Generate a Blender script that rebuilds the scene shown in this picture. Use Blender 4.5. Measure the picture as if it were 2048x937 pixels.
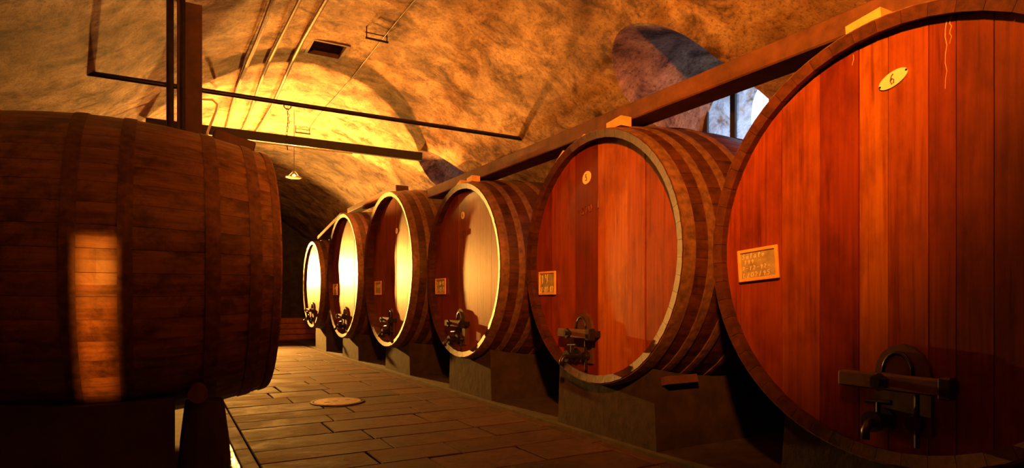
import bpy, bmesh, math, random
from mathutils import Vector, Matrix, noise
random.seed(7)
PI = math.pi
R = math.radians
for o in list(bpy.data.objects):
    bpy.data.objects.remove(o, do_unlink=True)
SC = bpy.context.scene
COL = SC.collection

# ------------------------------------------------------------------ camera
# X = across the cellar, Y = along the aisle, Z = up (floor at 0)
cam = bpy.data.cameras.new('camera')
cam_ob = bpy.data.objects.new('camera', cam)
COL.objects.link(cam_ob)
cam_ob.location = (0, 0, 1.45)
cam_ob.rotation_euler = (R(90), 0, R(-29.5))
cam.sensor_fit = 'HORIZONTAL'
cam.sensor_width = 36.0
cam.lens = 36.0 * 1225 / 2048
cam.shift_y = 134.5 / 2048
cam.clip_start = 0.05
cam.clip_end = 200
SC.camera = cam_ob

# ------------------------------------------------------------------ world and light
SC.view_settings.view_transform = 'Standard'
SC.view_settings.look = 'None'
SC.view_settings.gamma = 1.0
SC.view_settings.use_curve_mapping = False
SC.view_settings.exposure = 0.0

world = bpy.data.worlds.new('sky')
SC.world = world
world.use_nodes = True
bg = world.node_tree.nodes['Background']
bg.inputs['Color'].default_value = (0.48, 0.70, 1.0, 1)
bg.inputs['Strength'].default_value = 8.0

wnt = world.node_tree          # drifting cloud on blue sky
wtc = wnt.nodes.new('ShaderNodeTexCoord')
wno = wnt.nodes.new('ShaderNodeTexNoise')
wno.inputs['Scale'].default_value = 22.0
wno.inputs['Detail'].default_value = 6.0
wnt.links.new(wtc.outputs['Generated'], wno.inputs['Vector'])
wrp = wnt.nodes.new('ShaderNodeValToRGB')
wrp.color_ramp.elements[0].position = 0.40
wrp.color_ramp.elements[0].color = (0.06, 0.13, 0.36, 1)
wrp.color_ramp.elements[1].position = 0.62
wrp.color_ramp.elements[1].color = (0.85, 0.93, 1.0, 1)
wnt.links.new(wno.outputs['Fac'], wrp.inputs[0])
wnt.links.new(wrp.outputs[0], bg.inputs['Color'])

WARM = (1.0, 0.25, 0.018)
GOLD = (1.0, 0.42, 0.065)
AMBER = (1.0, 0.32, 0.04)

def spot(name, loc, target, power, size, blend, radius, color):
    l = bpy.data.lights.new(name, 'SPOT')
    l.energy = power
    l.color = color
    l.spot_size = R(size)
    l.spot_blend = blend
    l.shadow_soft_size = radius
    o = bpy.data.objects.new(name, l)
    COL.objects.link(o)
    o.location = loc
    d = Vector(target) - Vector(loc)
    o.rotation_euler = d.to_track_quat('-Z', 'Y').to_euler()
    return o

# work lamp at the far end of the aisle, shining back along the row
spot('far_work_lamp', (2.35, 26.0, 2.7), (3.6, 14, 2.0), 17000, 50, 0.6, 0.10, GOLD)
# work lamp on the aisle behind the old casks, turned up at the vault
spot('vault_work_lamp', (1.2, 16.0, 2.8), (4.2, 10.8, 8.2), 6500, 76, 0.45, 0.06, AMBER)
# lamp high above the photographer, turned to the numbered casks
spot('near_work_lamp', (0.1, 0.4, 4.15), (4.6, 5.3, 5.0), 3700, 100, 0.8, 0.12, WARM)
# added lamp behind the near wall, casting a light band through its slot
spot('added_band_lamp', (-0.2, -7.0, 1.6), (-0.43, 5.5, 1.3), 9000, 12, 0.2, 0.02, WARM)

# ------------------------------------------------------------------ materials
MATS = {}
def nodemat(name):
    m = bpy.data.materials.new(name)
    m.use_nodes = True
    nt = m.node_tree
    b = nt.nodes['Principled BSDF']
    MATS[name] = m
    return m, nt, b

def nd(nt, t, **kw):
    n = nt.nodes.new(t)
    for k, v in kw.items():
        if k.startswith('i_'):
            key = k[2:].replace('_', ' ')
            n.inputs[key].default_value = v
        else:
            setattr(n, k, v)
    return n

def ramp(nt, src, stops):
    r = nt.nodes.new('ShaderNodeValToRGB')
    el = r.color_ramp.elements
    while len(el) < len(stops):
        el.new(0.5)
    for e, (p, c) in zip(el, stops):
        e.position = p
        e.color = (c[0], c[1], c[2], 1) if not isinstance(c, (int, float)) else (c, c, c, 1)
    nt.links.new(src, r.inputs[0])
    return r.outputs[0]

def coords(nt, scale=(1, 1, 1), space='Object', rnd=False):
    tc = nt.nodes.new('ShaderNodeTexCoord')
    mp = nt.nodes.new('ShaderNodeMapping')
    mp.inputs['Scale'].default_value = scale
    nt.links.new(tc.outputs[space], mp.inputs['Vector'])
    if rnd:
        oi = nt.nodes.new('ShaderNodeObjectInfo')
        mu = nd(nt, 'ShaderNodeMath', operation='MULTIPLY')
        mu.inputs[1].default_value = 37.0
        nt.links.new(oi.outputs['Random'], mu.inputs[0])
        nt.links.new(mu.outputs[0], mp.inputs['Location'])
    return mp.outputs[0]

def noise_n(nt, vec, scale, detail=6, rough=0.6, dist=0.0):
    n = nt.nodes.new('ShaderNodeTexNoise')
    n.inputs['Scale'].default_value = scale
    n.inputs['Detail'].default_value = detail
    n.inputs['Roughness'].default_value = rough
    n.inputs['Distortion'].default_value = dist
    nt.links.new(vec, n.inputs['Vector'])
    return n.outputs['Fac']

def mix(nt, a, b, fac=1.0, mode='MULTIPLY'):
    m = nt.nodes.new('ShaderNodeMix')
    m.data_type = 'RGBA'
    m.blend_type = mode
    for sock, v in ((m.inputs[0], fac), (m.inputs[6], a), (m.inputs[7], b)):
        if hasattr(v, 'links') or isinstance(v, bpy.types.NodeSocket):
            nt.links.new(v, sock)
        elif isinstance(v, (int, float)):
            sock.default_value = v
        else:
            sock.default_value = (v[0], v[1], v[2], 1)
    return m.outputs[2]

def bump(nt, b, h, strength=0.4, dist=0.02):
    n = nt.nodes.new('ShaderNodeBump')
    n.inputs['Strength'].default_value = strength
    n.inputs['Distance'].default_value = dist
    nt.links.new(h, n.inputs['Height'])
    nt.links.new(n.outputs[0], b.inputs['Normal'])

def plain(name, col, rough=0.6, metal=0.0, var=0.35, scale=9.0, bmp=0.15, rnd=True):
    m, nt, b = nodemat(name)
    v = coords(nt, rnd=rnd)
    n = noise_n(nt, v, scale)
    lo = tuple(c * (1 - var) for c in col)
    hi = tuple(min(1, c * (1 + var)) for c in col)
    c = ramp(nt, n, [(0.3, lo), (0.7, hi)])
    nt.links.new(c, b.inputs['Base Color'])
    b.inputs['Roughness'].default_value = rough
    b.inputs['Metallic'].default_value = metal
    if bmp:
        bump(nt, b, n, bmp, 0.01)
    return m

# vault plaster: tan with soot blotches, speckle and water stains
m, nt, b = nodemat('vault_plaster')
v = coords(nt)
big = noise_n(nt, v, 0.55, 5, 0.6, 0.6)
mid = noise_n(nt, v, 2.2, 8, 0.72, 0.5)
fine = noise_n(nt, v, 24, 7, 0.78)
c = ramp(nt, mid, [(0.36, (0.10, 0.055, 0.035)), (0.46, (0.38, 0.25, 0.155)), (0.56, (0.62, 0.44, 0.27)), (0.70, (0.82, 0.64, 0.43))])
c = mix(nt, c, ramp(nt, big, [(0.36, (0.32, 0.23, 0.18)), (0.56, (1, 1, 1))]), 0.9)
c = mix(nt, c, ramp(nt, fine, [(0.36, (0.28, 0.2, 0.15)), (0.50, (1, 1, 1))]), 0.85)
nt.links.new(c, b.inputs['Base Color'])
b.inputs['Roughness'].default_value = 0.85
hh = nd(nt, 'ShaderNodeMath', operation='ADD')
nt.links.new(mid, hh.inputs[0])
nt.links.new(fine, hh.inputs[1])
bump(nt, b, hh.outputs[0], 0.65, 0.04)

# varnished head boards: vertical grain, tint from the object's colour
m, nt, b = nodemat('head_wood')
v = coords(nt, (1, 11, 0.42), rnd=True)
g1 = noise_n(nt, v, 2.6, 9, 0.66, 0.5)
v2 = coords(nt, (1, 1.4, 0.7), rnd=True)
g2 = noise_n(nt, v2, 2.0, 6, 0.65)
oi = nt.nodes.new('ShaderNodeObjectInfo')
c = ramp(nt, g1, [(0.26, (0.10, 0.011, 0.001)), (0.42, (0.225, 0.045, 0.004)), (0.62, (0.29, 0.071, 0.007)), (0.82, (0.36, 0.11, 0.013))])
c = mix(nt, c, ramp(nt, g2, [(0.32, (0.42, 0.28, 0.24)), (0.54, (1, 1, 1))]), 0.85)
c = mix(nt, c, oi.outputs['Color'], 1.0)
nt.links.new(c, b.inputs['Base Color'])
b.inputs['Roughness'].default_value = 0.42
b.inputs['Coat Weight'].default_value = 0.35
b.inputs['Coat Roughness'].default_value = 0.22
bump(nt, b, g1, 0.18, 0.006)

# stave wood: grain along X
def stave_mat(name, dark, light, rough, coat=0.0, stain=0.8):
    m, nt, b = nodemat(name)
    v = coords(nt, (0.5, 6, 6), rnd=True)
    g1 = noise_n(nt, v, 2.4, 8, 0.68, 0.4)
    v2 = coords(nt, (1, 1, 1), rnd=True)
    g2 = noise_n(nt, v2, 3.2, 8, 0.74, 0.3)
    c = ramp(nt, g1, [(0.32, dark), (0.68, light)])
    c = mix(nt, c, ramp(nt, g2, [(0.36, (0.16, 0.13, 0.12)), (0.56, (1, 1, 1))]), stain)
    nt.links.new(c, b.inputs['Base Color'])
    b.inputs['Roughness'].default_value = rough
    b.inputs['Coat Weight'].default_value = coat
    b.inputs['Coat Roughness'].default_value = 0.3
    bump(nt, b, g2, 0.35, 0.012)
stave_mat('stave_brown', (0.04, 0.011, 0.007), (0.115, 0.033, 0.015), 0.5)
stave_mat('stave_old', (0.16, 0.075, 0.04), (0.46, 0.24, 0.12), 0.45, 0.2, 0.85)
plain('hoop_iron', (0.19, 0.10, 0.07), 0.5, 0.3, 0.5, 14, 0.4)
plain('rust', (0.13, 0.06, 0.035), 0.6, 0.1, 0.6, 20, 0.5)
plain('black_iron', (0.035, 0.028, 0.025), 0.35, 0.6, 0.4, 14, 0.2)
plain('timber', (0.115, 0.046, 0.025), 0.7, 0, 0.45, 5, 0.3)
plain('chock_wood', (0.70, 0.42, 0.16), 0.6, 0, 0.25, 8, 0.2)
plain('dark_wood', (0.085, 0.035, 0.022), 0.7, 0, 0.4, 6, 0.3)
plain('plinth_stone', (0.036, 0.022, 0.017), 0.85, 0, 0.45, 6, 0.6)
plain('rough_wall', (0.06, 0.045, 0.035), 0.9, 0, 0.45, 4, 0.6)
plain('brass', (0.42, 0.26, 0.09), 0.3, 0.9, 0.2, 20, 0.1)
plain('enamel', (0.86, 0.80, 0.66), 0.35, 0, 0.06, 12, 0.02)
plain('sign_ink', (0.10, 0.025, 0.02), 0.5, 0, 0.1, 10, 0)
plain('slate', (0.36, 0.33, 0.28), 0.75, 0, 0.3, 14, 0.1)
plain('slate_frame', (0.78, 0.46, 0.17), 0.55, 0, 0.2, 16, 0.15)
plain('chalk', (0.92, 0.88, 0.80), 0.9, 0, 0.05, 20, 0)
plain('white_cable', (0.85, 0.82, 0.76), 0.4, 0, 0.1, 10, 0)
plain('window_iron', (0.02, 0.018, 0.016), 0.6, 0, 0.3, 10, 0.1)
plain('drain_iron', (0.36, 0.27, 0.19), 0.5, 0.2, 0.35, 20, 0.3)
plain('red_box', (0.28, 0.09, 0.05), 0.75, 0, 0.3, 7, 0.3)
plain('base_ground', (0.06, 0.045, 0.035), 0.8, 0, 0.5, 4, 0.5)

# flagstones
m, nt, b = nodemat('flagstone')
v = coords(nt, rnd=True)
n1 = noise_n(nt, v, 1.6, 8, 0.7, 0.4)
n2 = noise_n(nt, v, 11, 6, 0.7)
oi = nt.nodes.new('ShaderNodeObjectInfo')
c = ramp(nt, n1, [(0.30, (0.028, 0.013, 0.009)), (0.45, (0.085, 0.038, 0.024)), (0.7, (0.15, 0.071, 0.043))])
c = mix(nt, c, ramp(nt, n2, [(0.3, (0.5, 0.46, 0.42)), (0.5, (1, 1, 1))]), 0.6)
c = mix(nt, c, ramp(nt, oi.outputs['Random'], [(0, (0.68, 0.68, 0.68)), (1, (1.0, 1.0, 1.0))]), 1.0)
nt.links.new(c, b.inputs['Base Color'])
b.inputs['Specular IOR Level'].default_value = 0.12
nt.links.new(ramp(nt, n1, [(0.35, 0.72), (0.65, 0.95)]), b.inputs['Roughness'])
bump(nt, b, n2, 0.5, 0.012)

# water
m, nt, b = nodemat('water')
v = coords(nt, (1, 1, 1))
b.inputs['Base Color'].default_value = (0.03, 0.022, 0.018, 1)
b.inputs['Roughness'].default_value = 0.06
b.inputs['Specular IOR Level'].default_value = 1.0
bump(nt, b, noise_n(nt, v, 24, 3, 0.6), 0.5, 0.02)

# lamp bulb, opal dish
def emit(name, col, s):
    m = bpy.data.materials.new(name)
    m.use_nodes = True
    nt = m.node_tree
    nt.nodes.remove(nt.nodes['Principled BSDF'])
    e = nt.nodes.new('ShaderNodeEmission')
    e.inputs['Color'].default_value = (*col, 1)
    e.inputs['Strength'].default_value = s
    nt.links.new(e.outputs[0], nt.nodes['Material Output'].inputs[0])
    MATS[name] = m
emit('bulb_glow', (1.0, 0.42, 0.08), 19000)
m, nt, b = nodemat('opal_glass')
b.inputs['Base Color'].default_value = (0.9, 0.82, 0.7, 1)
b.inputs['Roughness'].default_value = 0.5
b.inputs['Transmission Weight'].default_value = 0.0
tr = nt.nodes.new('ShaderNodeBsdfTranslucent')
tr.inputs['Color'].default_value = (0.5, 0.45, 0.38, 1)
ms = nt.nodes.new('ShaderNodeMixShader')
ms.inputs[0].default_value = 0.25
nt.links.new(b.outputs[0], ms.inputs[1])
nt.links.new(tr.outputs[0], ms.inputs[2])
nt.links.new(ms.outputs[0], nt.nodes['Material Output'].inputs[0])

# dirty window glass: clear glass with a film of grime
m, nt, b = nodemat('dirty_glass')
v = coords(nt)
n1 = noise_n(nt, v, 3.0, 7, 0.7, 0.8)
tp = nt.nodes.new('ShaderNodeBsdfTransparent')
tp.inputs['Color'].default_value = (0.92, 0.96, 1.0, 1)
tl = nt.nodes.new('ShaderNodeBsdfTranslucent')
tl.inputs['Color'].default_value = (0.55, 0.62, 0.72, 1)
ms = nt.nodes.new('ShaderNodeMixShader')
nt.links.new(ramp(nt, n1, [(0.36, 0.65), (0.60, 0.02)]), ms.inputs[0])
nt.links.new(tp.outputs[0], ms.inputs[1])
nt.links.new(tl.outputs[0], ms.inputs[2])
nt.links.new(ms.outputs[0], nt.nodes['Material Output'].inputs[0])

# ------------------------------------------------------------------ mesh helpers
def link(name, me, mat, parent=None, loc=(0, 0, 0), rot=(0, 0, 0), smooth=False):
    if mat and not me.materials:
        me.materials.append(MATS[mat])
    o = bpy.data.objects.new(name, me)
    COL.objects.link(o)
    o.location = loc
    o.rotation_euler = rot
    if parent:
        o.parent = parent
    if smooth:
        me.shade_smooth()
    return o

def pydata(name, vs, fs):
    me = bpy.data.meshes.new(name)
    me.from_pydata([tuple(p) for p in vs], [], fs)
    me.update()
    bm = bmesh.new()
    bm.from_mesh(me)
    bmesh.ops.recalc_face_normals(bm, faces=bm.faces)
    bm.to_mesh(me)
    bm.free()
    return me

def bm_mesh(name, bm):
    bmesh.ops.recalc_face_normals(bm, faces=bm.faces)
    me = bpy.data.meshes.new(name)
    bm.to_mesh(me)
    bm.free()
    return me

def add_box(bm, c, d, rot=None, bev=0.0):
    r = bmesh.ops.create_cube(bm, size=1.0)
    vs = r['verts']
    M = Matrix.Translation(c)
    if rot is not None:
        M = M @ rot.to_4x4()
    M = M @ Matrix.Diagonal((d[0], d[1], d[2], 1))
    bmesh.ops.transform(bm, matrix=M, verts=vs)
    if bev:
        es = list({e for v_ in vs for e in v_.link_edges})
        bmesh.ops.bevel(bm, geom=es, offset=bev, segments=1, affect='EDGES')

def box_mesh(name, c, d, rot=None, bev=0.0):
    bm = bmesh.new()
    add_box(bm, c, d, rot, bev)
    return bm_mesh(name, bm)

def add_tube(bm, pts, rad, seg=10, caps=True):
    pts = [Vector(p) for p in pts]
    rads = rad if isinstance(rad, (list, tuple)) else [rad] * len(pts)
    rings = []
    up = None
    for i, p in enumerate(pts):
        a = pts[max(i - 1, 0)]
        c = pts[min(i + 1, len(pts) - 1)]
        t = (c - a).normalized()
        if up is None:
            up = Vector((0, 0, 1)) if abs(t.z) < 0.9 else Vector((1, 0, 0))
        n = (up - t * up.dot(t)).normalized()
        bn = t.cross(n)
        up = n
        rings.append([bm.verts.new(p + rads[i] * (math.cos(2 * PI * k / seg) * n + math.sin(2 * PI * k / seg) * bn)) for k in range(seg)])
    for r0, r1 in zip(rings, rings[1:]):
        for k in range(seg):
            bm.faces.new((r0[k], r0[(k + 1) % seg], r1[(k + 1) % seg], r1[k]))
    if caps:
        bm.faces.new(rings[0])
        bm.faces.new(rings[-1])

def tube_mesh(name, pts, rad, seg=10):
    bm = bmesh.new()
    add_tube(bm, pts, rad, seg)
    me = bm_mesh(name, bm)
    return me

def lathe_x(name, prof, seg=72, closed=True):
    """revolve (x, r) profile about the X axis"""
    vs, fs = [], []
    n = len(prof)
    for k in range(seg):
        a = 2 * PI * k / seg
        for x, r in prof:
            vs.append((x, r * math.sin(a), r * math.cos(a)))
    for k in range(seg):
        k2 = (k + 1) % seg
        for i in range(n if closed else n - 1):
            i2 = (i + 1) % n
            fs.append((k * n + i, k * n + i2, k2 * n + i2, k2 * n + i))
    return pydata(name, vs, fs)

def prism(name, poly, h, axis='x', bev=0):
    """extrude a 2D polygon; axis x: poly is (y,z), from x=0 to x=h; axis z: poly is (x,y); axis y: poly is (x,z)"""
    def P(p, d):
        if axis == 'x': return (d, p[0], p[1])
        if axis == 'y': return (p[0], d, p[1])
        return (p[0], p[1], d)
    n = len(poly)
    vs = [P(p, 0) for p in poly] + [P(p, h) for p in poly]
    fs = [tuple(range(n)), tuple(range(2 * n - 1, n - 1, -1))]
    for i in range(n):
        j = (i + 1) % n
        fs.append((i, j, n + j, n + i))
    return pydata(name, vs, fs)

def thing(name, loc, label, cat, group=None, rotz=0):
    o = bpy.data.objects.new(name, None)
    o.empty_display_size = 0.1
    COL.objects.link(o)
    o.location = loc
    o.rotation_euler = (0, 0, rotz)
    tag(o, label, cat, group)
    return o

def tag(o, label, cat=None, group=None, kind=None):
    o['label'] = label
    if cat: o['category'] = cat
    if group: o['group'] = group
    if kind: o['kind'] = kind
    return o

def struct(o, label):
    o['kind'] = 'structure'
    o['label'] = label
    return o

# ------------------------------------------------------------------ the vault
VC, VA, VB = 2.25, 4.75, 5.5          # centre across, half span, rise from the floor
def vault_z(x):
    q = max(0.0, 1 - ((x - VC) / VA) ** 2)
    return VB * math.sqrt(q)

def build_vault():
    y0, y1, ny, na = -4.0, 28.0, 96, 72
    vs, fs = [], []
    inner, outer = [], []
    for j in range(ny + 1):
        y = y0 + (y1 - y0) * j / ny
        ri, ro = [], []
        for i in range(na + 1):
            a = PI * i / na
            x, z = VC + VA * math.cos(a), VB * math.sin(a)
            d = 0.035 * noise.noise(Vector((x * 0.8, y * 0.8, z * 0.8))) + 0.018 * noise.noise(Vector((x * 2.5, y * 2.5, z * 2.5 + 9)))
            if i in (0, na): d = 0
            q_ = min(1.0, max(0.0, (4.3 - z) / 0.8))      # haunches stand back above the springing
            x += math.copysign(0.75 * q_ * q_ * (3 - 2 * q_), x - VC)
            ri.append(len(vs)); vs.append((x + d * math.cos(a), y, z + d * math.sin(a)))
            ro.append(len(vs)); vs.append((VC + (VA + 2.2) * math.cos(a), y, (VB + 1.6) * math.sin(a)))
        inner.append(ri); outer.append(ro)
    for j in range(ny):
        for i in range(na):
            fs.append((inner[j][i], inner[j][i + 1], inner[j + 1][i + 1], inner[j + 1][i]))
            fs.append((outer[j][i], outer[j + 1][i], outer[j + 1][i + 1], outer[j][i + 1]))
        for i in (0, na):
            fs.append((inner[j][i], inner[j + 1][i], outer[j + 1][i], outer[j][i]))
    for j in (0, ny):
        for i in range(na):
            fs.append((inner[j][i], inner[j][i + 1], outer[j][i + 1], outer[j][i]))
    me = pydata('vault', vs, fs)
    o = link('ceiling', me, 'vault_plaster')
    cutters = []
    def niche(yc, rad, zc, zb):
        poly = [(yc + rad, zb)]
        for k in range(25):
            a = PI * k / 24
            poly.append((yc + rad * math.cos(a), zc + rad * math.sin(a)))
        poly.append((yc - rad, zb))
        c = link('cut', prism('cut', poly, 6.0), 'vault_plaster', loc=(3.4, 0, 0))
        cutters.append(c)
    niche(5.62, 0.86, 3.82, 3.05)
    niche(12.45, 0.86, 3.82, 3.05)
    cutters.append(link('cut', box_mesh('cut', (2.25, 10.0, 5.6), (0.56, 0.6, 0.85)), 'vault_plaster'))
    for c in cutters:
        md = o.modifiers.new('b', 'BOOLEAN')
        md.operation = 'DIFFERENCE'
        md.solver = 'EXACT'
        md.object = c
    bpy.context.view_layer.update()
    dg = bpy.context.evaluated_depsgraph_get()
    nm = bpy.data.meshes.new_from_object(o.evaluated_get(dg))
    o.modifiers.clear()
    o.data = nm
    nm.shade_smooth()
    try:
        nm.set_sharp_from_angle(angle=R(35))
    except Exception:
        pass
    for c in cutters:
        bpy.data.objects.remove(c, do_unlink=True)
    struct(o, 'sooty plastered barrel vault with arched window openings and a ceiling hatch')
    return o
build_vault()

# end walls
def arch_wall(name, y, th, label):
    poly = [(VC + (VA + 1.6) * math.cos(PI * i / 40), (VB + 1.0) * math.sin(PI * i / 40)) for i in range(41)]
    o = link(name, prism(name, poly, th, 'y'), 'rough_wall', loc=(0, y, 0))
    return struct(o, label)
arch_wall('wall_far', 28.0, 0.3, 'dark end wall of the cellar beyond the casks')
# near wall with a slot added to cut the light band on the old cask
bm = bmesh.new()
sx0, sx1, sz0, sz1 = -0.288, -0.232, 1.385, 1.68
for (x0, x1, z0, z1) in ((-3.8, sx0, 0, 6), (sx1, 8.3, 0, 6), (sx0, sx1, 0, sz0), (sx0, sx1, sz1, 6)):
    add_box(bm, ((x0 + x1) / 2, -4.15, (z0 + z1) / 2), (x1 - x0, 0.3, z1 - z0))
struct(link('wall_near', bm_mesh('wall_near', bm), 'rough_wall'), 'near end wall of the cellar with a narrow slot added to shape a light band')

# ------------------------------------------------------------------ floor
floor = link('floor', box_mesh('floor', (2.25, 12.0, -0.19), (12.6, 32.6, 0.3)), 'base_ground')
struct(floor, 'flagstone cellar floor with drain channels along both rows')
for nm_, x0, x1 in (('ground_strip', 4.02, 7.3), ('ground_strip', -2.8, 0.46)):
    link(nm_, box_mesh(nm_, ((x0 + x1) / 2, 12, -0.02), (x1 - x0, 32, 0.04)), 'base_ground', floor)
for x in (0.645, 3.865):       # kerb stones beside the channels
    y = -3.5
    while y < 27:
        l = random.uniform(0.9, 1.6)
        link('kerb_stone', box_mesh('kerb', (0, 0, 0), (0.13, l - 0.012, 0.045), bev=0.006), 'flagstone', floor, (x, y + l / 2, -0.0185))
        y += l
random.seed(21)
y = -3.5
while y < 27:
    w = random.uniform(0.42, 0.78)
    x = 0.72
    while x < 3.79:
        l = random.uniform(0.55, 1.5)
        if 3.79 - (x + l) < 0.4:
            l = 3.79 - x
        j = [random.uniform(-0.02, 0.02) for _ in range(4)]
        g = 0.008
        xa, xb = x + g, x + l - g
        skew = random.uniform(-0.05, 0.05)
        poly = [(xa, g + j[0] * .3), (xb, g + j[1] * .3), (xb + skew * .3 * (xb < 3.7), w - g + j[2] * .3), (xa, w - g + j[3] * .3)]
        bm = bmesh.new()
        me0 = prism('slab', [(p[0] - (xa + xb) / 2, p[1] - w / 2) for p in poly], 0.05, 'z')
        bm.from_mesh(me0)
        bmesh.ops.bevel(bm, geom=[e for e in bm.edges if all(v_.co.z > 0.04 for v_ in e.verts)], offset=0.008, segments=1, affect='EDGES')
        me = bm_mesh('slab', bm)
        link('flagstone', me, 'flagstone', floor, ((xa + xb) / 2, y + w / 2, -0.046 + random.uniform(-0.004, 0.004)),
             (random.uniform(-.005, .005), random.uniform(-.004, .004), 0))
        x += l
    y += w

# water in the left channel
vs, fs = [], []
nx, ny = 6, 160
for j in range(ny + 1):
    for i in range(nx + 1):
        x = 0.475 + 0.1 * i / nx
        y = 4.2 + 6.0 * j / ny
        vs.append((x, y, -0.012 + 0.004 * noise.noise(Vector((x * 14, y * 9, 0)))))
for j in range(ny):
    for i in range(nx):
        a = j * (nx + 1) + i
        fs.append((a, a + 1, a + nx + 2, a + nx + 1))
w = link('channel_water', pydata('water', vs, fs), 'water', smooth=True)
tag(w, 'glinting water running in the drain channel beside the old cask', 'water', kind='stuff')

# drain cover
mc = thing('drain_cover', (2.15, 8.89, 0), 'round metal drain cover set in the flagstones', 'drain cover')
bm = bmesh.new()
prof = [(0.0, 0.005), (0.0, 0.016)]
bmesh.ops.create_cone(bm, cap_ends=True, segments=40, radius1=0.33, radius2=0.325, depth=0.014, matrix=Matrix.Translation((0, 0, 0.009)))
link('lid', bm_mesh('lid', bm), 'drain_iron', mc)
ring = lathe_x('ring', [(0.002, 0.34), (0.014, 0.34), (0.014, 0.375), (0.002, 0.38)], 40)
link('rim', ring, 'black_iron', mc, rot=(0, R(-90), 0))
for dx, dy in ((-0.03, 0.02), (0.15, 0.03), (-0.16, -0.04)):
    link('lifting_slot', box_mesh('slot', (0, 0, 0.0165), (0.07, 0.025, 0.003)), 'black_iron', mc, (dx, dy, 0))

# pale tube painting the glint of a wet trickle on the stones
pts = [(0.80, 12.3, 0.012), (0.86, 11.95, 0.012), (0.97, 11.6, 0.012), (1.08, 11.42, 0.012), (1.12, 11.25, 0.012), (1.02, 11.05, 0.012), (0.99, 10.9, 0.012), (1.06, 10.75, 0.012), (1.24, 10.72, 0.012)]
h = link('trickle_glint', tube_mesh('trickle_glint', pts, 0.018, 8), 'enamel', smooth=True)
tag(h, 'thin pale tube standing in for a wet trickle glint on the flagstones past the old cask', 'trickle_glint')

# ------------------------------------------------------------------ stroke lettering
GL = {
 '0': [[(.5,1),(.15,.8),(.1,.4),(.35,0),(.7,.1),(.85,.5),(.75,.9),(.5,1)]],
 '1': [[(.3,.75),(.6,1),(.5,0)]],
 '2': [[(.1,.8),(.4,1),(.75,.8),(.6,.45),(.1,0),(.85,.05)]],
 '3': [[(.15,.95),(.7,.95),(.4,.58),(.75,.35),(.5,0),(.1,.1)]],
 '4': [[(.55,1),(.1,.35),(.85,.35)],[(.65,.6),(.6,0)]],
 '5': [[(.8,1),(.3,1),(.22,.58),(.6,.62),(.8,.32),(.55,.02),(.15,.08)]],
 '6': [[(.7,.98),(.35,.8),(.15,.35),(.4,0),(.75,.12),(.8,.42),(.5,.55),(.2,.35)]],
 '7': [[(.1,.95),(.8,.98),(.4,0)]],
 '8': [[(.5,.52),(.2,.78),(.5,1),(.78,.78),(.5,.52),(.15,.25),(.5,0),(.85,.25),(.5,.52)]],
 '9': [[(.75,.75),(.45,.5),(.2,.75),(.5,1),(.78,.8),(.6,0)]],
 '-': [[(.2,.45),(.8,.5)]],
 '/': [[(.3,-.1),(.7,1.1)]],
 'l': [[(.4,1.05),(.4,.1),(.6,0)]],
 'L': [[(.3,1),(.2,0),(.8,.05)]],
 'S': [[(.8,.85),(.45,1),(.2,.75),(.7,.35),(.5,0),(.1,.12)]],
 'a': [[(.75,.5),(.4,.55),(.15,.25),(.4,0),(.7,.25),(.75,.5),(.75,.05),(.9,0)]],
 't': [[(.45,.95),(.4,.1),(.65,0)],[(.15,.62),(.8,.66)]],
 'o': [[(.5,.55),(.2,.3),(.45,0),(.8,.25),(.5,.55)]],
 'v': [[(.1,.6),(.4,0),(.8,.62)]],
 'V': [[(.1,.9),(.35,1),(.4,.1),(.1,0)]],
 'y': [[(.1,1),(.2,.55),(.7,.6)],[(.8,1.05),(.65,.5),(.8,.15),(.45,-.1)]],
 '.': [[(.45,.0),(.5,.06)]], ' ': [],
}
def writing(name, text, w, h, rad, slant=0.0, rise=0.0, seg=4, flat=True):
    """strokes on the head plane: normal -X, reading towards -Y"""
    bm = bmesh.new()
    n = len(text)
    cw = w / n
    for i, ch in enumerate(text):
        for st in GL.get(ch, []):
            pts = []
            for (u, v_) in st:
                yy = -(i * cw + u * cw * 0.82 + slant * v_ * h) + w / 2
                zz = v_ * h - h / 2 + rise * (i / max(1, n - 1) - .5)
                pts.append((0, yy, zz))
            add_tube(bm, pts, rad, seg)
    return bm_mesh(name, bm)

# ------------------------------------------------------------------ casks
class Cask:
    pass

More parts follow.
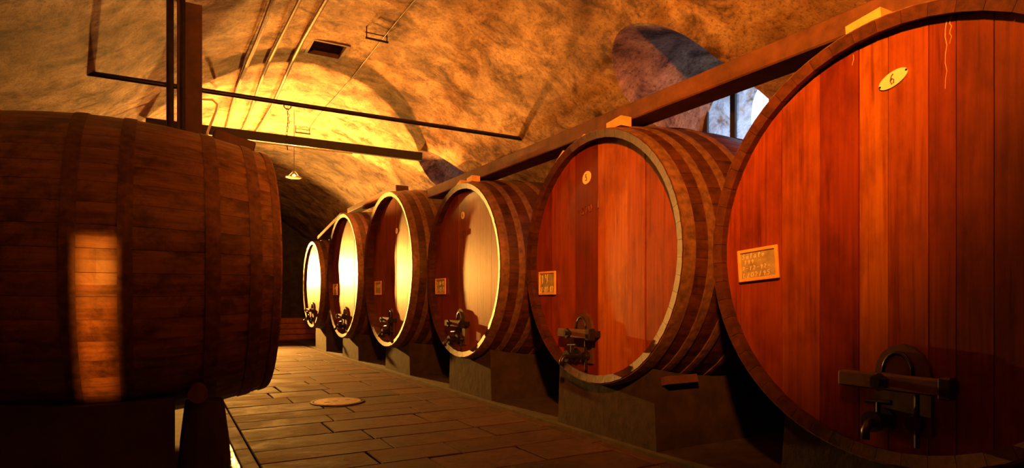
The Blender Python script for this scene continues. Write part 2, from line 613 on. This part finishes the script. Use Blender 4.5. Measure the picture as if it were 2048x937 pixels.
def cask(label, x, y, zc, Rh, bulge, length, recess, nst, hoops, stave_m, seams, tints, facing=1, group=None, fittings=True, front_hoop=True):
    Rb = Rh * bulge
    base = zc - Rb
    c = Rb
    root = thing('wine_cask', (x, y, base), label, 'cask', group, 0 if facing == 1 else PI)
    def rad(t):
        return Rh * (1 + (bulge - 1) * (1 - (2 * t - 1) ** 2))
    th = 0.075
    # stave
    nr = 12
    half = PI / nst - 0.0016 / Rh
    vs, fs = [], []
    for i in range(nr + 1):
        t = i / nr
        ro = rad(t)
        ri = ro - th
        xx = length * t
        if i == 0:
            pass
        sec = [(ro, -half), (ro + 0.0035, 0.0), (ro, half), (ri, half), (ri, -half)]
        for r_, a in sec:
            vs.append((xx, r_ * math.sin(a), r_ * math.cos(a)))
    m_ = 5
    for i in range(nr):
        for k in range(m_):
            k2 = (k + 1) % m_
            fs.append((i * m_ + k, i * m_ + k2, (i + 1) * m_ + k2, (i + 1) * m_ + k))
    fs.append(tuple(range(m_)))
    fs.append(tuple(range(nr * m_ + m_ - 1, nr * m_ - 1, -1)))
    sm = pydata('stave', vs, fs)
    # bevel the inner front edge of the chime
    for v_ in sm.vertices:
        if v_.co.x < 1e-6 and math.hypot(v_.co.y, v_.co.z) < Rh - th * 0.5:
            v_.co.x += 0.018
    for k in range(nst):
        link('stave', sm, stave_m, root, (0, 0, c), (2 * PI * k / nst, 0, 0))
    # hoops
    for (h0, w_) in hoops:
        pr = []
        for q in (0, .5, 1):
            xx = h0 + w_ * q
            pr.append((xx, rad(min(1, max(0, xx / length)))))
        prof = [(pr[0][0], pr[0][1] + .012), (pr[1][0], pr[1][1] + .014), (pr[2][0], pr[2][1] + .012), (pr[2][0], pr[2][1] - .004), (pr[0][0], pr[0][1] - .004)]
        link('hoop', lathe_x('hoop', prof, 80), 'hoop_iron', root, (0, 0, c))
    # head boards
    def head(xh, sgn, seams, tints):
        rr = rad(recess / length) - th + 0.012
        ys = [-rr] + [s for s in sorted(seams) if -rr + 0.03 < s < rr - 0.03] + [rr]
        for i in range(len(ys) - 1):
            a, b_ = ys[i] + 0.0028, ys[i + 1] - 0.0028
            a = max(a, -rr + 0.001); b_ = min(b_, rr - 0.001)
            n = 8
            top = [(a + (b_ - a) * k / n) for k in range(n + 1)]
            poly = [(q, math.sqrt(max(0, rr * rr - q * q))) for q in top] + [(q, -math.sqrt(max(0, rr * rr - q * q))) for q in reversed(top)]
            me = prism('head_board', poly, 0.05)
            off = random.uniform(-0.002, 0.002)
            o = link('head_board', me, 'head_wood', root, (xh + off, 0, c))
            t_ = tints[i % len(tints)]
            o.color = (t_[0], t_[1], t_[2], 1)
    head(recess, 1, seams, tints)
    bs = [i * 0.3 - 1.5 for i in range(11)]
    head(length - recess - 0.05, -1, bs, [(0.6, 0.6, 0.6)])
    k = Cask()
    k.root, k.c, k.Rh, k.recess, k.Rb, k.base, k.rad, k.x, k.y, k.L = root, c, Rh, recess, Rb, base, rad, x, y, length
    return k

def fittings(k, dz=0.0, door_w=0.34, bar=0.62, ybar=0.0, stand=0.11, end_block=True, mat='black_iron'):
    """little door, cross bar, screw and tap at the foot of a head; local -Y is the reader's right"""
    root, xh = k.root, k.recess
    zb = k.c - k.Rh * 0.90        # foot of the door
    hh = 0.56
    w = door_w / 2
    poly = [(w, 0), (w, hh * .62)]
    for q in range(9):
        a = PI * q / 8
        poly.append((w * math.cos(a), hh * .62 + hh * .38 * math.sin(a)))
    poly += [(-w, hh * .62), (-w, 0)]
    door = link('hatch_door', prism('hatch_door', poly, 0.035), 'dark_wood', root, (xh - 0.033, ybar, zb + 0.05))
    zbar = zb + 0.05 + hh * 0.58
    link('cross_bar', box_mesh('cross_bar', (0, 0, 0), (0.07, bar, 0.10), bev=0.01), 'dark_wood', root, (xh - stand - 0.03, ybar, zbar))
    # yoke legs from head to the bar
    bm = bmesh.new()
    add_box(bm, (0, 0, 0), (stand + 0.03, 0.05, 0.07))
    lug = bm_mesh('lug', bm)
    for s in (-1, 1):
        link('bar_lug', lug, mat, root, (xh - stand / 2, ybar + s * (bar / 2 - 0.05), zbar))
    if end_block:
        link('bar_end_plate', box_mesh('bar_end_plate', (0, 0, 0), (0.085, 0.07, 0.13), bev=0.008), mat, root, (xh - stand - 0.03, ybar - bar / 2 + 0.02, zbar))
    # screw with wing nut
    bm = bmesh.new()
    add_tube(bm, [(xh - 0.03, 0, 0), (xh - stand - 0.15, 0, 0)], 0.022, 10)
    sc = link('clamp_screw', bm_mesh('clamp_screw', bm), mat, root, (0, ybar + 0.03, zbar + 0.005))
    bm = bmesh.new()
    add_tube(bm, [(xh - stand - 0.10, 0, 0), (xh - stand - 0.13, 0, 0)], 0.055, 6)
    link('nut', bm_mesh('nut', bm), mat, sc)
    # bail handle above the bar
    pts = [(xh - 0.04, 0.09 * math.cos(PI * q / 10), 0.13 * math.sin(PI * q / 10)) for q in range(11)]
    link('bail_handle', tube_mesh('bail', pts, 0.011, 7), mat, root, (0, ybar + 0.02, zbar + 0.05), smooth=True)
    # vertical rod right of the door
    link('guide_rod', tube_mesh('guide_rod', [(0, 0, 0), (0, 0, -0.36)], 0.016, 8), mat, root, (xh - 0.07, ybar - door_w * .32, zbar - 0.03))
    # tap
    tap = thing_part('tap', root, (xh - 0.03, ybar + 0.10, zb + 0.12), lathe_x('tap', [(0.0, 0.001), (0.0, 0.075), (-0.03, 0.075), (-0.03, 0.04), (-0.13, 0.04), (-0.13, 0.065), (-0.16, 0.065), (-0.16, 0.001)], 18), mat)
    link('tap_spindle', tube_mesh('spindle', [(-0.08, 0, 0.03), (-0.08, 0, 0.12)], 0.016, 8), mat, tap)
    link('tap_lever', tube_mesh('lever', [(-0.08, 0.08, 0.115), (-0.08, -0.08, 0.125)], [0.013, 0.017], 8), mat, tap)
    link('tap_spout', tube_mesh('spout', [(-0.14, 0, 0.0), (-0.19, 0, -0.01), (-0.22, 0, -0.05), (-0.22, 0, -0.10)], 0.026, 8), mat, tap, smooth=True)
    link('drain_plug', lathe_x('plug', [(0.0, 0.001), (0.0, 0.05), (-0.06, 0.045), (-0.06, 0.001)], 12), mat, root, (xh - 0.03, ybar - 0.09, zb + 0.13))

def thing_part(name, parent, loc, me, mat):
    return link(name, me, mat, parent, loc)

def oval_plate(k, y, z, a, b_, tilt, text, th, w=None):
    """enamel number plate"""
    poly = [(a * math.cos(2 * PI * q / 32), b_ * math.sin(2 * PI * q / 32)) for q in range(32)]
    p = link('number_plate', prism('number_plate', poly, 0.008), 'enamel', k.root, (k.recess - 0.011, y, z), (tilt, 0, 0))
    p['label'] = 'white enamel plate with the number ' + text
    n = link('numeral', writing('numeral', text, th * .62, th, th * 0.065, seg=5), 'sign_ink', p, (-0.001, 0, 0), (-tilt, 0, 0))
    if a > b_ * 1.3:
        for s in (-1, 1):
            link('plate_screw', lathe_x('pscrew', [(0.0, 0.001), (0.0, 0.008), (-0.004, 0.006), (-0.004, 0.001)], 8), 'black_iron', p, (0, s * a * 0.93, 0))
    return p

def chalkboard(k, y, z, w, h, tilt, lines, label):
    """framed slate hung on the head; y,z local to the cask"""
    root = thing('chalkboard', (k.x + k.recess - 0.022, k.y + y, k.base + z - h / 2), label, 'chalkboard', 'framed slates on the casks')
    piv = (0, 0, h / 2)
    fw = 0.026
    s = link('slate', box_mesh('slate', (0.006, 0, 0), (0.008, w - fw, h - fw)), 'slate', root, piv, (tilt, 0, 0))
    bm = bmesh.new()
    for sy in (-1, 1):
        add_box(bm, (0, sy * (w / 2 - fw / 2), 0), (0.022, fw, h), bev=0.004)
        add_box(bm, (0, 0, sy * (h / 2 - fw / 2)), (0.0215, w - fw * 2 + .002, fw), bev=0.004)
    link('wooden_frame', bm_mesh('wooden_frame', bm), 'slate_frame', root, piv, (tilt, 0, 0))
    for (txt, u, v_, tw, th, sl) in lines:
        me = writing('chalk', txt, tw, th, 0.0026 if w > 0.3 and len(lines) > 2 else 0.0036, sl, th * .15)
        o = link('chalk_writing', me, 'chalk', s, (0.0015, u, v_))
    return root

HOOPS = [(0.012, 0.12), (0.27, 0.09), (0.52, 0.09), (0.84, 0.09), (1.66, 0.09), (1.98, 0.09), (2.25, 0.09), (2.468, 0.12)]
LEN = 2.6
def tl(*a):
    return [(q, q * s, q * s) for q, s in a]

# cask 6: local seams = along-aisle position minus centre
Y6, Y5, Y4, Y3, Y2, Y1 = 2.19, 5.28, 8.65, 12.14, 15.55, 18.75
seams6 = [s - Y6 for s in (3.40, 3.02, 2.71, 2.43, 2.24, 2.00, 1.85, 1.66, 1.40, 1.12)]
# boards listed from the near side (small y) to the far side
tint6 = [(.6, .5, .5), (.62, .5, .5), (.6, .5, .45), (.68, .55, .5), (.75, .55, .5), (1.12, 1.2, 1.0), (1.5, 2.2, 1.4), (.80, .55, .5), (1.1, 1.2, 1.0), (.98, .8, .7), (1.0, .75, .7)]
k6 = cask('huge round cask with oval white plate numbered 6 and landscape chalkboard', 3.95, Y6, 1.84, 1.41, 1.09, LEN, 0.10, 56, HOOPS, 'stave_brown', seams6, tint6, group='large casks along the window side')
seams5 = [s - Y5 for s in (6.2, 5.73, 5.31, 4.82, 4.56, 4.3)]
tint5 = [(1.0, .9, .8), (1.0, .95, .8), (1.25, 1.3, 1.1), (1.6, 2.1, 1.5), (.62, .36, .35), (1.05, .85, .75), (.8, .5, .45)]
k5 = cask('large cask with round plate numbered 5 and small dated chalkboard', 3.95, Y5, 1.918, 1.333, 1.10, LEN, 0.12, 52, HOOPS, 'stave_brown', seams5, tint5, group='large casks along the window side')
seams4 = [s - Y4 for s in (9.68, 9.3, 8.93, 8.52, 8.16, 7.8)]
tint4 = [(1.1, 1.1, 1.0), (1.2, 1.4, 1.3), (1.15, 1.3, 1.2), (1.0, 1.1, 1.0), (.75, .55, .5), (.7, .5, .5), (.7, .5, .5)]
k4 = cask('cask with pale rim and small number plate beside cask 5', 3.95, Y4, 1.925, 1.333, 1.10, LEN, 0.125, 48, HOOPS, 'stave_brown', seams4, tint4, group='large casks along the window side')
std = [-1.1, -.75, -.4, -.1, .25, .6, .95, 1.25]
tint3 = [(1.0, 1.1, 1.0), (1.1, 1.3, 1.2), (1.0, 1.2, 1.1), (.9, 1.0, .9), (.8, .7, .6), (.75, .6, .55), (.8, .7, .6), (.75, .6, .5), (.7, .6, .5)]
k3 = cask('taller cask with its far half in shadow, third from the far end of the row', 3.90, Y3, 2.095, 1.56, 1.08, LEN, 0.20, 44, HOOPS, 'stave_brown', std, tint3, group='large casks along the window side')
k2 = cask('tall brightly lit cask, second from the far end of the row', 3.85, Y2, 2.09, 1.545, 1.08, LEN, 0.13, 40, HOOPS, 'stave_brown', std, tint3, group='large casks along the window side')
k1 = cask('smallest glaringly lit cask at the far end of the row', 3.76, Y1, 1.945, 1.263, 1.10, LEN, 0.07, 36, HOOPS, 'stave_brown', std, [(1.1, 1.3, 1.2), (1.0, 1.1, 1.0)], group='large casks along the window side')

fittings(k6, bar=0.66, ybar=-0.05)
fittings(k5, bar=0.60, ybar=0.26, door_w=0.34)
fittings(k4, bar=0.60, ybar=0.15)
fittings(k3, bar=0.62, ybar=0.15)
fittings(k2, bar=0.62, ybar=0.0)
fittings(k1, bar=0.55, ybar=0.0, end_block=False)

oval_plate(k6, 2.205 - Y6, 2.87 - k6.base, 0.094, 0.047, R(-22), '6', 0.066)
oval_plate(k5, 5.50 - Y5, 2.82 - k5.base, 0.078, 0.068, R(-35), '5', 0.07)
oval_plate(k4, 8.76 - Y4, 2.80 - k4.base, 0.058, 0.058, 0, '4', 0.06)
oval_plate(k3, 12.0 - Y3, 2.88 - k3.base, 0.058, 0.058, 0, '3', 0.06)
o = link('stencilled_capacity', writing('capacity', '8670 l', 0.44, 0.085, 0.0075, rise=0.05, seg=4), 'sign_ink', k5.root, (k5.recess - 0.003, 5.47 - Y5, 2.47 - k5.base))
o = link('stencilled_capacity', writing('capacity', '1067 l', 0.36, 0.085, 0.0075, rise=0.03, seg=4), 'sign_ink', k4.root, (k4.recess - 0.003, 8.73 - Y4, 2.51 - k4.base))

chalkboard(k6, 3.22 - Y6, 1.74 - k6.base, 0.37, 0.255, R(-4), [
    ('Salato', 0.04, 0.075, 0.22, 0.040, 0.2), ('199 -', 0.05, 0.028, 0.17, 0.030, 0.2), ('2-12-92-', 0.02, -0.022, 0.27, 0.032, 0.2), ('L/02/95', 0.02, -0.075, 0.26, 0.034, 0.15)],
    'wide framed slate with four chalk lines on the cask numbered 6')
chalkboard(k5, 6.285 - Y5, 1.67 - k5.base, 0.37, 0.285, 0, [
    ('Vy', 0.05, 0.05, 0.17, 0.10, 0.05), ('3-11-92', 0.01, -0.075, 0.28, 0.065, 0.2)],
    'framed slate with chalked initials and date on the cask numbered 5')
chalkboard(k4, 9.62 - Y4, 1.70 - k4.base, 0.43, 0.27, 0, [
    ('2-10-92', 0.0, 0.05, 0.30, 0.06, 0.1), ('3-11-2', 0.0, -0.05, 0.30, 0.07, 0.1)],
    'dim framed slate on the cask beside cask 5')
chalkboard(k3, 13.2 - Y3, 1.74 - k3.base, 0.46, 0.30, 0, [('4-10-92', 0.0, 0.04, 0.32, 0.07, 0.1)],
    'dim framed slate in the shaded half of the taller cask')
chalkboard(k2, 16.6 - Y2, 1.76 - k2.base, 0.46, 0.30, 0, [('5-10-92', 0.0, 0.04, 0.32, 0.07, 0.1)],
    'framed slate on the second cask from the far end, half in shadow')

# pale drips dried on the head of cask 6
for (yy, z0, z1) in ((1.88, 3.14, 2.98), (1.905, 3.13, 2.72), (2.47, 3.12, 2.86)):
    pts = [(0, 0.006 * math.sin(q * 2.1 + yy * 9), z0 + (z1 - z0) * q / 8 - k6.base) for q in range(9)]
    link('wax_drip', tube_mesh('wax_drip', pts, [0.0028 - 0.0002 * q for q in range(9)], 5), 'slate_frame', k6.root, (k6.recess, yy - Y6, 0))

# old casks on the other side
HOOPA = [(0.015, 0.06), (0.17, 0.10), (0.50, 0.115), (1.12, 0.10), (1.48, 0.10), (2.10, 0.115), (2.43, 0.10), (2.62, 0.06)]
kA = cask('old stained cask seen from its side, nearest the drain channel glint', 0.90, 6.90, 1.755, 1.195, 1.165, 2.7, 0.10, 48, HOOPA, 'stave_old', std, [(.8, .8, .8)], facing=-1, group='old casks across the aisle')
kB = cask('old stained cask standing behind the nearest old cask', 0.90, 10.05, 1.755, 1.195, 1.165, 2.7, 0.10, 48, HOOPA, 'stave_old', std, [(.8, .8, .8)], facing=-1, group='old casks across the aisle')

# ------------------------------------------------------------------ plinths under the casks
def plinth(k, x0, x1, half, label, fac=1):
    """stone block with a hollowed top that follows the belly"""
    n = 14
    vs, fs = [], []
    nxs = 8
    for j in range(nxs + 1):
        xx = x0 + (x1 - x0) * j / nxs
        t = min(1, max(0, abs(xx - k.x) / k.L))
        rr = k.rad(t) + 0.016
        zc = k.base + k.c
        for i in range(n + 1):
            y = -half + 2 * half * i / n
            z = zc - math.sqrt(max(0.01, rr * rr - y * y))
            z = min(z, zc - rr + 0.26)
            vs.append((xx - (x0 + x1) / 2, y, z))
        for i in range(n + 1):
            y = -half + 2 * half * i / n
            vs.append((xx - (x0 + x1) / 2, y * 1.06, 0.0))
    st = 2 * (n + 1)
    for j in range(nxs):
        for i in range(n):
            a = j * st + i
            fs.append((a, a + 1, a + st + 1, a + st))
            b_ = a + n + 1
            fs.append((b_, b_ + st, b_ + st + 1, b_ + 1))
        for i in (0, n):
            a = j * st + i
            fs.append((a, a + st, a + st + n + 1, a + n + 1))
    for j in (0, nxs):
        for i in range(n):
            a = j * st + i
            fs.append((a, a + 1, a + n + 2, a + n + 1))
    o = link('stone_plinth', pydata('plinth', vs, fs), 'plinth_stone', loc=((x0 + x1) / 2, k.y, 0))
    tag(o, label, 'plinth', 'stone blocks under the casks')
    return o
plinth(k6, 4.12, 6.4, 0.85, 'wide dark stone block under the huge cask with the oval plate')
plinth(k5, 4.10, 6.4, 0.80, 'dark stone block under the cask numbered 5')
plinth(k4, 4.12, 6.4, 0.72, 'stone block under the cask beside cask 5')
plinth(k3, 4.15, 6.3, 0.72, 'stone block under the taller cask third from the far end')
plinth(k2, 4.08, 6.3, 0.72, 'stone block under the second cask from the far end')
plinth(k1, 4.04, 6.2, 0.68, 'stone block under the smallest cask at the far end')
plinth(kA, -1.6, 0.07, 0.98, 'stone block deep under the old stained cask')
plinth(kB, -1.6, 0.05, 0.75, 'stone block under the old cask standing behind')

# stone post with log chock under the old cask
post = thing('stone_post', (0.30, 6.02, 0), 'rough tapering stone post under the rim of the old cask', 'post')
bm = bmesh.new()
prof = [(0.21, 0.17, 0), (0.19, 0.165, 0.25), (0.165, 0.15, 0.50), (0.15, 0.14, 0.58)]
rings = []
for (a, b_, z) in prof:
    rings.append([bm.verts.new((a * math.copysign(abs(math.cos(q * PI / 8 + .2)) ** .6, math.cos(q * PI / 8 + .2)) + 0.012 * noise.noise(Vector((q, z * 9, 1))),
                               b_ * math.copysign(abs(math.sin(q * PI / 8 + .2)) ** .6, math.sin(q * PI / 8 + .2)), z)) for q in range(16)])
for r0, r1 in zip(rings, rings[1:]):
    for q in range(16):
        bm.faces.new((r0[q], r0[(q + 1) % 16], r1[(q + 1) % 16], r1[q]))
bm.faces.new(rings[0]); bm.faces.new(rings[-1])
link('shaft', bm_mesh('shaft', bm), 'plinth_stone', post)
lg = link('chock_log', tube_mesh('log', [(0, -0.20, 0), (0, 0.02, 0), (0, 0.22, 0)], [0.078, 0.08, 0.078], 16), 'timber', loc=(0.24, 6.02, 0.661))
tag(lg, 'short round log wedged between stone post and old cask', 'log')

# ------------------------------------------------------------------ timbers lying on the casks
def beam_between(name, a, b_, w, h, mat, label, cat, group=None):
    a, b_ = Vector(a), Vector(b_)
    d = b_ - a
    me = box_mesh(name, (0, 0, 0), (w, d.length, h), bev=0.012)
    o = link(name, me, mat, loc=(a + b_) / 2)
    o.rotation_euler = d.to_track_quat('Y', 'Z').to_euler()
    tag(o, label, cat, group)
    return o
zt = 3.42
beam_between('timber_beam', (4.42, -1.6, zt + 0.025), (4.42, 10.75, zt + 0.045), 0.32, 0.18, 'timber', 'long heavy timber lying on top of casks 6 and 5', 'timber', 'timbers on the casks')
beam_between('timber_beam', (4.32, 12.3, 3.82), (4.26, 16.0, 3.81), 0.28, 0.12, 'timber', 'timber bridging the two tall casks near the far end', 'timber', 'timbers on the casks')
beam_between('timber_beam', (4.18, 16.4, 3.77), (4.10, 18.9, 3.36), 0.26, 0.10, 'timber', 'sloping timber from a tall cask down to the smallest far cask', 'timber', 'timbers on the casks')

def chock(x, y, z, label, dx=0.14, dy=0.24, dz=0.10, rot=0.0, mat='chock_wood'):
    poly = [(-dy / 2, 0), (dy / 2, 0), (dy / 2, dz * .75), (-dy / 2, dz)]
    o = link('wooden_chock', prism('chock', poly, dx), mat, loc=(x, y, z), rot=(rot, 0, 0))
    tag(o, label, 'chock', 'wooden chocks on the casks')
    return o
chock(4.10, 5.08, 3.276, 'pale wooden chock on top of cask 5 nearest cask 6')
chock(4.08, 5.68, 3.225, 'pale wooden chock on cask 5 on the side of the bright plate', dy=0.26, dz=0.07, rot=R(-14))
chock(4.08, 6.05, 3.13, 'smaller pale wooden chock on the far shoulder of cask 5', dy=0.2, dz=0.06, rot=R(-30))
chock(4.08, 2.42, 3.285, 'pale wooden chock on top of the cask numbered 6', dy=0.24, dz=0.09, rot=R(-4))
chock(4.08, 8.55, 3.292, 'pale wooden chock on top of the cask with pale rim', dy=0.18, dz=0.09)
chock(4.08, 8.95, 3.275, 'pale wooden chock on the far shoulder of the cask with pale rim', dy=0.18, dz=0.09, rot=R(-12))
chock(4.20, 4.58, 0.60, 'loose wooden wedge between cask 5 and its stone block', dx=0.4, dy=0.42, dz=0.08, rot=R(-14), mat='timber')

# ------------------------------------------------------------------ tie beams, pipes, cables
YB = 12.44
bo = link('tie_beam', box_mesh('tie_beam', (0, 0, 0), (5.1, 0.12, 0.17), bev=0.01), 'window_iron', loc=(2.25, YB, 4.56))
tag(bo, 'thick black tie beam spanning the vault', 'beam')
ro = link('tie_rod', tube_mesh('tie_rod', [(-0.92, 9.1, 4.25), (5.34, 9.1, 4.25)], 0.033, 12), 'black_iron')
tag(ro, 'thin iron tie rod crossing the vault above the thick beam', 'rod')

for i, (px, rr, lab) in enumerate(((1.15, 0.032, 'rusty pipe along the vault nearest the tall standpipe'), (1.49, 0.026, 'rusty middle pipe of three along the vault'), (1.83, 0.03, 'rusty pipe along the vault nearest the ceiling hatch'))):
    bm = bmesh.new()
    pts = [(px + 0.03 * math.sin(q * .9 + i), -2 + q * 1.15, vault_z(px) - 0.10 + 0.012 * math.sin(q * 1.7 + i)) for q in range(20)]
    add_tube(bm, pts, rr, 8)
    po = link('ceiling_pipe', bm_mesh('ceiling_pipe', bm), 'rust')
    tag(po, lab, 'pipe', 'pipes along the vault')

# standpipes beside the old cask; the dark board stands in for their shadow
sp = link('standpipe', tube_mesh('standpipe', [(0.045, 7.9, 2.58), (0.045, 7.9, 4.90)], 0.038, 12), 'black_iron')
tag(sp, 'tall iron standpipe rising from the old cask to the vault', 'pipe')
sp = link('standpipe', tube_mesh('standpipe', [(0.17, 7.98, 2.55), (0.17, 7.98, 4.94)], 0.03, 12), 'black_iron')
tag(sp, 'thinner iron standpipe in front of the dark shadow board', 'pipe')
bo = link('pipe_shadow_board', box_mesh('pipe_shadow_board', (0, 0, 0), (0.26, 0.04, 2.35), bev=0.005), 'dark_wood', loc=(0.245, 8.06, 3.75))
tag(bo, 'dark upright board standing in for the shadow of the iron standpipes', 'board')

# pale electric conduit hugging the tie beam
S, C = math.sin(R(29.5)), math.cos(R(29.5))
bm = bmesh.new()
pts = [(0.36, YB - 0.12, 5.04), (0.60, YB - 0.12, 5.08), (0.74, YB - 0.12, 5.10), (0.82, YB - 0.12, 5.03), (0.80, YB - 0.12, 4.90), (0.72, YB - 0.12, 4.68), (0.66, YB - 0.12, 4.50), (0.66, YB - 0.12, 4.36), (0.63, YB - 0.12, 4.2)]
add_tube(bm, pts, 0.022, 8)
cd = link('conduit', bm_mesh('conduit', bm), 'white_cable', smooth=True)
tag(cd, 'pale bent electric conduit dropping past the tie beam', 'conduit')
bm = bmesh.new()
add_tube(bm, [(0.1, YB - 0.03, 4.452), (3.3, YB - 0.03, 4.452)], 0.014, 6)
cd = link('conduit', bm_mesh('conduit', bm), 'white_cable')
tag(cd, 'thin pale conduit fixed under the tie beam', 'conduit')

# ceiling cable with brackets
bm = bmesh.new()
add_tube(bm, [(2.86 + 0.02 * math.sin(q * 1.3), 0 + q * 1.0, vault_z(2.86) - 0.045 + 0.01 * math.sin(q * 2)) for q in range(16)], 0.009, 6)
tag(link('ceiling_cable', bm_mesh('ceiling_cable', bm), 'window_iron'), 'thin dark cable running along the crown of the vault', 'cable')
def bracket(x, y, label, w=0.34):
    z = vault_z(x)
    r = thing('ceiling_bracket', (x, y, z - 0.16), label, 'bracket', 'brackets on the vault')
    link('bar', tube_mesh('bar', [(-w / 2, 0, 0), (w / 2, 0, 0)], 0.016, 8), 'black_iron', r)
    link('bar', tube_mesh('bar', [(-w / 2, 0.02, 0.09), (w / 2, 0.02, 0.09)], 0.008, 6), 'black_iron', r)
    for s in (-1, 1):
        link('stem', tube_mesh('stem', [(s * w * .45, 0, 0), (s * w * .45, 0.01, 0.19)], 0.009, 6), 'black_iron', r)
bracket(2.72, 8.86, 'small iron bracket on the vault beside the ceiling hatch')
bracket(2.74, 14.6, 'small iron bracket on the vault above the tie beam')
# chain hook on the tie rod
hk = thing('hook_chain', (1.50, 9.1, 3.56), 'thin chain hanging from the iron tie rod', 'chain')
link('hook', tube_mesh('hook', [(0.05 * math.sin(q * .7), 0, 0.655 + 0.05 * math.cos(q * .7)) for q in range(9)], 0.008, 6), 'black_iron', hk)
for q in range(14):
    t0 = 0.60 - q * 0.042
    ring_pts = [(0.012 * math.cos(a * PI / 4) + 0.02 * math.sin(q * .5), 0, t0 + 0.026 * math.sin(a * PI / 4)) for a in range(9)]
    l_ = link('chain_link', tube_mesh('chain_link', ring_pts, 0.004, 5), 'black_iron', hk)
    if q % 2: l_.rotation_euler = (0, 0, R(60))
# hatch grille
gr = thing('hatch_frame', (2.25, 10.0, 5.46), 'dark hatch frame with bars set in the vault crown', 'hatch')
bm = bmesh.new()
for s in (-1, 1):
    add_box(bm, (s * 0.275, 0, 0.06), (0.05, 0.62, 0.09))
    add_box(bm, (0, s * 0.295, 0.06), (0.50, 0.05, 0.09))
link('frame', bm_mesh('frame', bm), 'dark_wood', gr)
for q in range(3):
    link('bar', tube_mesh('bar', [(-0.25, -0.15 + q * .15, 0.08), (0.25, -0.15 + q * .15, 0.08)], 0.01, 6), 'black_iron', gr)

# plank and wedge on the old cask
pl = link('plank', box_mesh('plank', (0, 0, 0), (0.40, 0.20, 0.11), bev=0.012), 'dark_wood', loc=(0.62, 7.02, 3.115), rot=(0, R(13), R(4)))
tag(pl, 'short dark plank lying on top of the old cask', 'plank')

# ------------------------------------------------------------------ hanging lamp with opal dish
def pendant(x, y, z, label):
    r = thing('pendant_lamp', (x, y, z), label, 'lamp')
    top = vault_z(x) - z
    link('cord', tube_mesh('cord', [(0, 0, 0.13), (0, 0, top)], 0.006, 6), 'black_iron', r)
    link('socket', tube_mesh('socket', [(0, 0, 0.06), (0, 0, 0.14)], [0.022, 0.016], 10), 'black_iron', r)
    bm = bmesh.new()
    bmesh.ops.create_uvsphere(bm, u_segments=16, v_segments=10, radius=0.034, matrix=Matrix.Translation((0, 0, 0.03)))
    link('bulb', bm_mesh('bulb', bm), 'bulb_glow', r, smooth=True)
    n = 40
    prof = [(0.001, -0.012), (0.07, -0.011), (0.13, -0.002), (0.165, 0.012), (0.165, 0.016), (0.13, 0.003), (0.07, -0.006), (0.001, -0.007)]
    vs, fs = [], []
    for k in range(n):
        for (q, zz) in prof:
            vs.append((q * math.cos(2 * PI * k / n), q * math.sin(2 * PI * k / n), zz))
    m_ = len(prof)
    for k in range(n):
        for i in range(m_ - 1):
            fs.append((k * m_ + i, k * m_ + i + 1, ((k + 1) % n) * m_ + i + 1, ((k + 1) % n) * m_ + i))
    link('dish', pydata('dish', vs, fs), 'opal_glass', r, smooth=True)
    for q in range(3):
        a = q * 2 * PI / 3 + .4
        link('dish_wire', tube_mesh('dish_wire', [(0.16 * math.cos(a), 0.16 * math.sin(a), 0.012), (0.01 * math.cos(a), 0.01 * math.sin(a), 0.15)], 0.002, 5), 'black_iron', r)
    return r
pendant(2.36, 13.5, 4.05, 'glowing pendant lamp with shallow glass dish hanging from a cord')

# ------------------------------------------------------------------ windows
def window(name, yc, label):
    r = bpy.data.objects.new(name, None)
    COL.objects.link(r)
    r.location = (6.92, yc, 3.05)
    struct(r, label)
    bm = bmesh.new()
    H_ = 1.66
    add_box(bm, (0, 0, 0.05), (0.12, 1.74, 0.16))
    add_box(bm, (0, 0.30, 0.82), (0.08, 0.085, H_))
    add_box(bm, (0, -0.32, 0.82), (0.08, 0.06, H_))
    add_box(bm, (0, 0.82, 0.6), (0.08, 0.12, 1.3))
    add_box(bm, (0, -0.82, 0.6), (0.08, 0.12, 1.3))
    arch = [(0.86 * math.cos(PI * q / 24), 0.77 + 0.86 * math.sin(PI * q / 24)) for q in range(25)]
    arch = [(y_, z_) for (y_, z_) in arch if z_ > 1.34]
    a0 = math.acos(math.sqrt(1 - (0.57 / 0.86) ** 2))
    arch = [(0.86 * math.cos(a0), 1.34)] + arch + [(-0.86 * math.cos(a0), 1.34)]
    bm.from_mesh(prism('lintel', arch, 0.1))
    link('frame', bm_mesh('frame', bm), 'window_iron', r)
    for (y0, y1) in ((0.34, 0.78), (-0.29, 0.26), (-0.78, -0.35)):
        link('pane', box_mesh('pane', (0, (y0 + y1) / 2, 0.73), (0.006, y1 - y0, 1.24)), 'dirty_glass', r)
    return r
window('window_1', 5.62, 'dirty blue-lit window above cask 5')
window('window_2', 12.45, 'window in the arched opening above the tall casks')

# ------------------------------------------------------------------ odds and ends
cr = thing('wooden_crate', (6.20, 7.05, 0), 'small reddish wooden box on the ground behind cask 5', 'box', rotz=R(18))
link('body', box_mesh('body', (0, 0, 0.30), (0.30, 0.34, 0.60), bev=0.008), 'red_box', cr)
link('lid', box_mesh('lid', (0, 0, 0.63), (0.34, 0.38, 0.05), bev=0.008), 'red_box', cr)
bn = thing('wooden_crate', (4.2, 23.6, 0), 'low dark wooden crate beyond the far cask', 'box')
for q in range(4):
    link('slat', box_mesh('slat', (0, 0, 0.14 + q * .2), (1.5, 0.6, 0.185), bev=0.01), 'red_box', bn)
link('runner', box_mesh('runner', (0, 0, 0.025), (1.3, 0.5, 0.05)), 'dark_wood', bn)
